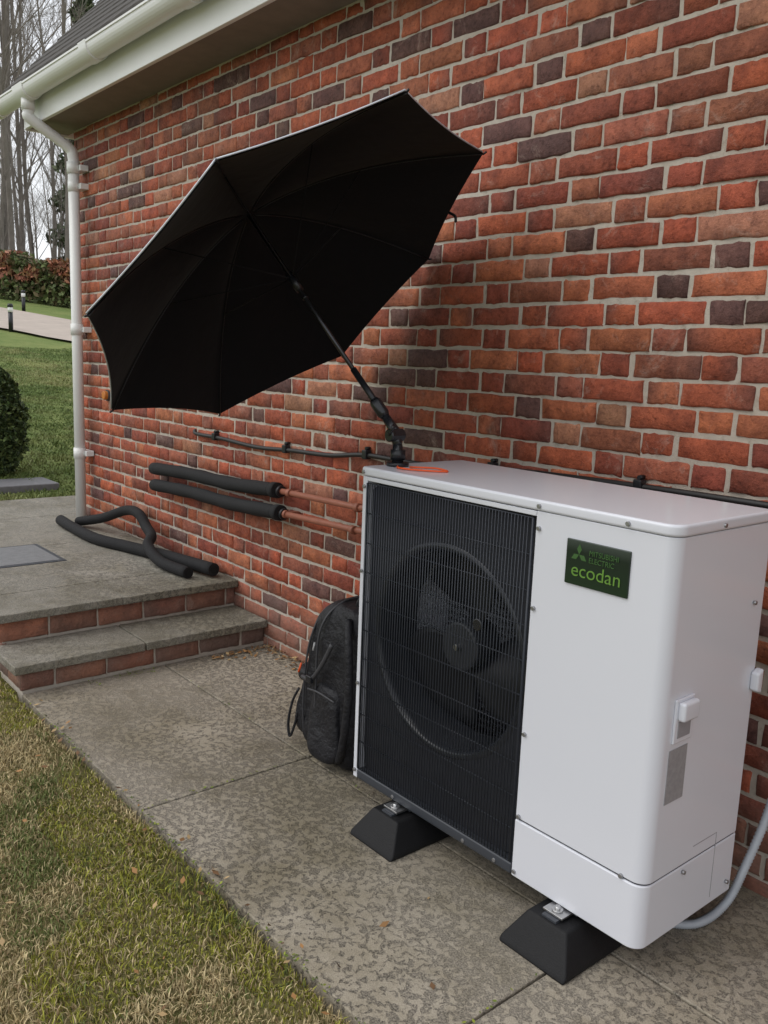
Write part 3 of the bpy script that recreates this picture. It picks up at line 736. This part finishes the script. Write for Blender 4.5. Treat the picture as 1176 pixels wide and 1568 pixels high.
P3=np.column_stack([p,Z])
leafmass('leaves_red',P3[red],.09,[(.32,.13,.085),(.40,.18,.11),(.24,.15,.07)],1,hd)
leafmass('leaves_green',P3[~red],.09,[(.10,.13,.05),(.14,.17,.065),(.18,.14,.08)],2,hd)
g=np.random.default_rng(43);n=12000
cs=empty('conifer_shrub');bx,by=-7.55,2.14;bz=float(terr(bx,by))
hh=g.random(n);rad=.23*np.sin(np.pi*np.clip(hh*.86+.12,0,1))**.55*(.6+.5*g.random(n)**.5);an=g.uniform(0,6.283,n)
rad*=1+.16*np.sin(an*6+hh*19)*np.sin(hh*40+an*2)
leafmass('foliage',np.column_stack([bx+rad*np.cos(an),by+rad*np.sin(an),bz+.02+hh*.86]),.020,[(.07,.11,.035),(.12,.17,.055),(.04,.065,.025)],3,cs)
tube('stem',[(bx,by,bz-.02),(bx,by,bz+.5)],.03,simple('bark',(.09,.07,.05),.9),cs,8)
st=empty('stone_slab');z=float(terr(-7.12,2.2));o=box('stone',-7.32,-6.93,1.9,2.45,z-.03,z+.035,simple('slate',(.16,.16,.17),.6,var=.3),st,.01)
BARK=M('bark_grey');BARK.col(BARK.mix(BARK.noise(3,5,.7),(.11,.095,.08),(.28,.25,.22))).rough(.9)
def tree_mesh(seed,H,m0=14):
    g=random.Random(seed);V=[];F=[];
    def br(p,d,L,r,lvl):
        n=4 if lvl<2 else 3;P=[p];R=[r];dd=d.copy()
        for i in range(n):
            dd=dd+np.array([g.gauss(0,.13),g.gauss(0,.13),g.gauss(.04,.08)])*(1 if lvl else .3);dd/=np.linalg.norm(dd)
            P.append(P[-1]+dd*L/n);R.append(r*(1-.75*(i+1)/n) if lvl else r*(1-.7*(i+1)/n))
        v,f=tube_data(P,R,6 if lvl==0 else (4 if lvl==1 else 3),False,len(V));V.extend(v);F.extend(f)
        if lvl>=4:return
        m=[m0,6,4,3][lvl]
        for k in range(m):
            t=g.uniform(.22,1);i=min(int(t*n),n-1);q=P[i]+(P[i+1]-P[i])*(t*n-i)
            a=g.uniform(0,6.283);e=g.uniform(.3,.85)
            base=P[i+1]-P[i];base/=np.linalg.norm(base)
            s=np.cross(base,[math.cos(a),math.sin(a),.3]);s/=np.linalg.norm(s)
            nd=base*math.cos(e)+s*math.sin(e);nd[2]+=.15;nd/=np.linalg.norm(nd)
            br(q,nd,L*([.36,.5,.5,.55][lvl])*g.uniform(.6,1.15)*(1.25-t*.5),max(r*(1-.7*t)*.42,.0055),lvl+1)
    br(np.zeros(3),np.array([g.gauss(0,.03),g.gauss(0,.03),1.]),H,H*.0085,0)
    me=bpy.data.meshes.new('bare_tree_mesh_%d'%seed);me.from_pydata([tuple(v) for v in V],[],F);me.materials.append(BARK.m);me.update();return me
TM=[tree_mesh(s,H) for s,H in ((1,15),(2,18),(3,13),(4,17))]
woods=empty('bare_trees')
g=random.Random(9)
for i in range(62):
    x=g.uniform(-62,-33);y=g.uniform(-6,36);s=g.uniform(.75,1.15)
    if i<13: x=g.uniform(-52,-32);y=-x*g.uniform(.27,.44)
    elif i<33: x=g.uniform(-46,-30);y=-x*g.uniform(.27,.44);s=g.uniform(.22,.4)
    o=bpy.data.objects.new('tree_%d'%i,TM[i%4]);COL.objects.link(o);o.parent=woods
    o.location=(x,y,float(terr(x,y))-.1);o.rotation_euler=(0,0,g.uniform(0,6.28));o.scale=(s,s,s*g.uniform(.95,1.15))
g=np.random.default_rng(47);pts=[]
for i in range(46):
    cx=g.uniform(-44,-29.5);cy=-cx*g.uniform(.2,.55);r=g.uniform(.7,1.5);z=float(terr(cx,cy));m=400
    v=g.normal(size=(m,3));v/=np.linalg.norm(v,axis=1)[:,None];v*=r*g.uniform(.5,1.1,(m,1));v[:,2]=abs(v[:,2])*.9
    pts.append(v+np.array([cx,cy,z]))
leafmass('undergrowth_shrubs',np.concatenate(pts),.13,[(.10,.12,.05),(.20,.16,.10),(.08,.11,.04),(.24,.20,.14)],4)
ev=empty('evergreen_tree');cx,cy=-36,14.2;z=float(terr(cx,cy));n=9000
hh=g.random(n)**.8;an=g.uniform(0,6.283,n);rad=(1-hh)*2.0*(.35+.65*g.random(n)**.5)*(.75+.25*np.sin(hh*60))
leafmass('needles',np.column_stack([cx+rad*np.cos(an),cy+rad*np.sin(an),z+1+hh*13-.25*rad]),.16,[(.08,.11,.055),(.12,.15,.075)],5,ev)
tube('trunk',[(cx,cy,z-.1),(cx,cy,z+12.5)],[.2,.03],BARK.m,ev,8)
# ------------------------------------------------------------------ light
w=bpy.data.worlds.new('World');scene.world=w;w.use_nodes=True;nt=w.node_tree
sky=nt.nodes.new('ShaderNodeTexSky');sky.sky_type='NISHITA';sky.sun_disc=False
EL=math.radians(50)
sd=Vector((-.35,-.62,.0)).normalized()
sunvec=Vector((sd.x*math.cos(EL),sd.y*math.cos(EL),math.sin(EL)))
sky.sun_elevation=EL;sky.sun_rotation=math.atan2(sunvec.x,sunvec.y)
sky.air_density=1.;sky.dust_density=3.;sky.ozone_density=1.
tcw=nt.nodes.new('ShaderNodeTexCoord');nz=nt.nodes.new('ShaderNodeTexNoise');nz.inputs['Scale'].default_value=2.2;nz.inputs['Detail'].default_value=5
nt.links.new(tcw.outputs['Generated'],nz.inputs['Vector'])
cr=nt.nodes.new('ShaderNodeValToRGB');cr.color_ramp.elements[0].position=.3;cr.color_ramp.elements[0].color=(7.0,7.2,7.6,1);cr.color_ramp.elements[1].position=.7;cr.color_ramp.elements[1].color=(9.2,9.3,9.4,1)
nt.links.new(nz.outputs[0],cr.inputs[0])
mx=nt.nodes.new('ShaderNodeMix');mx.data_type='RGBA';mx.inputs[0].default_value=.85
nt.links.new(sky.outputs[0],mx.inputs[6]);nt.links.new(cr.outputs[0],mx.inputs[7])
bg=nt.nodes['Background'];nt.links.new(mx.outputs[2],bg.inputs[0]);bg.inputs[1].default_value=.14
su=bpy.data.lights.new('sun','SUN');su.energy=1.15;su.angle=math.radians(55);su.color=(1,.97,.93)
so=bpy.data.objects.new('sun',su);COL.objects.link(so);so.rotation_euler=sunvec.to_track_quat('Z','Y').to_euler()
# ------------------------------------------------------------------ camera
cam=bpy.data.cameras.new('camera');co=bpy.data.objects.new('camera',cam);COL.objects.link(co)
Xc=Vector((.64030406,.76717355,.03815042));Yc=Vector((-.15781346,.08278291,.98399284));Zc=Vector((.75173507,-.63607526,.17407655))
Mx=Matrix((( Xc.x,Yc.x,Zc.x,0),(Xc.y,Yc.y,Zc.y,0),(Xc.z,Yc.z,Zc.z,1.42),(0,0,0,1)))
co.matrix_world=Mx
cam.sensor_fit='VERTICAL';cam.sensor_height=24;cam.sensor_width=18;cam.lens=1329/1568*24;cam.clip_start=.02;cam.clip_end=2000
scene.camera=co
scene.view_settings.view_transform='Standard';scene.view_settings.look='None';scene.view_settings.exposure=0
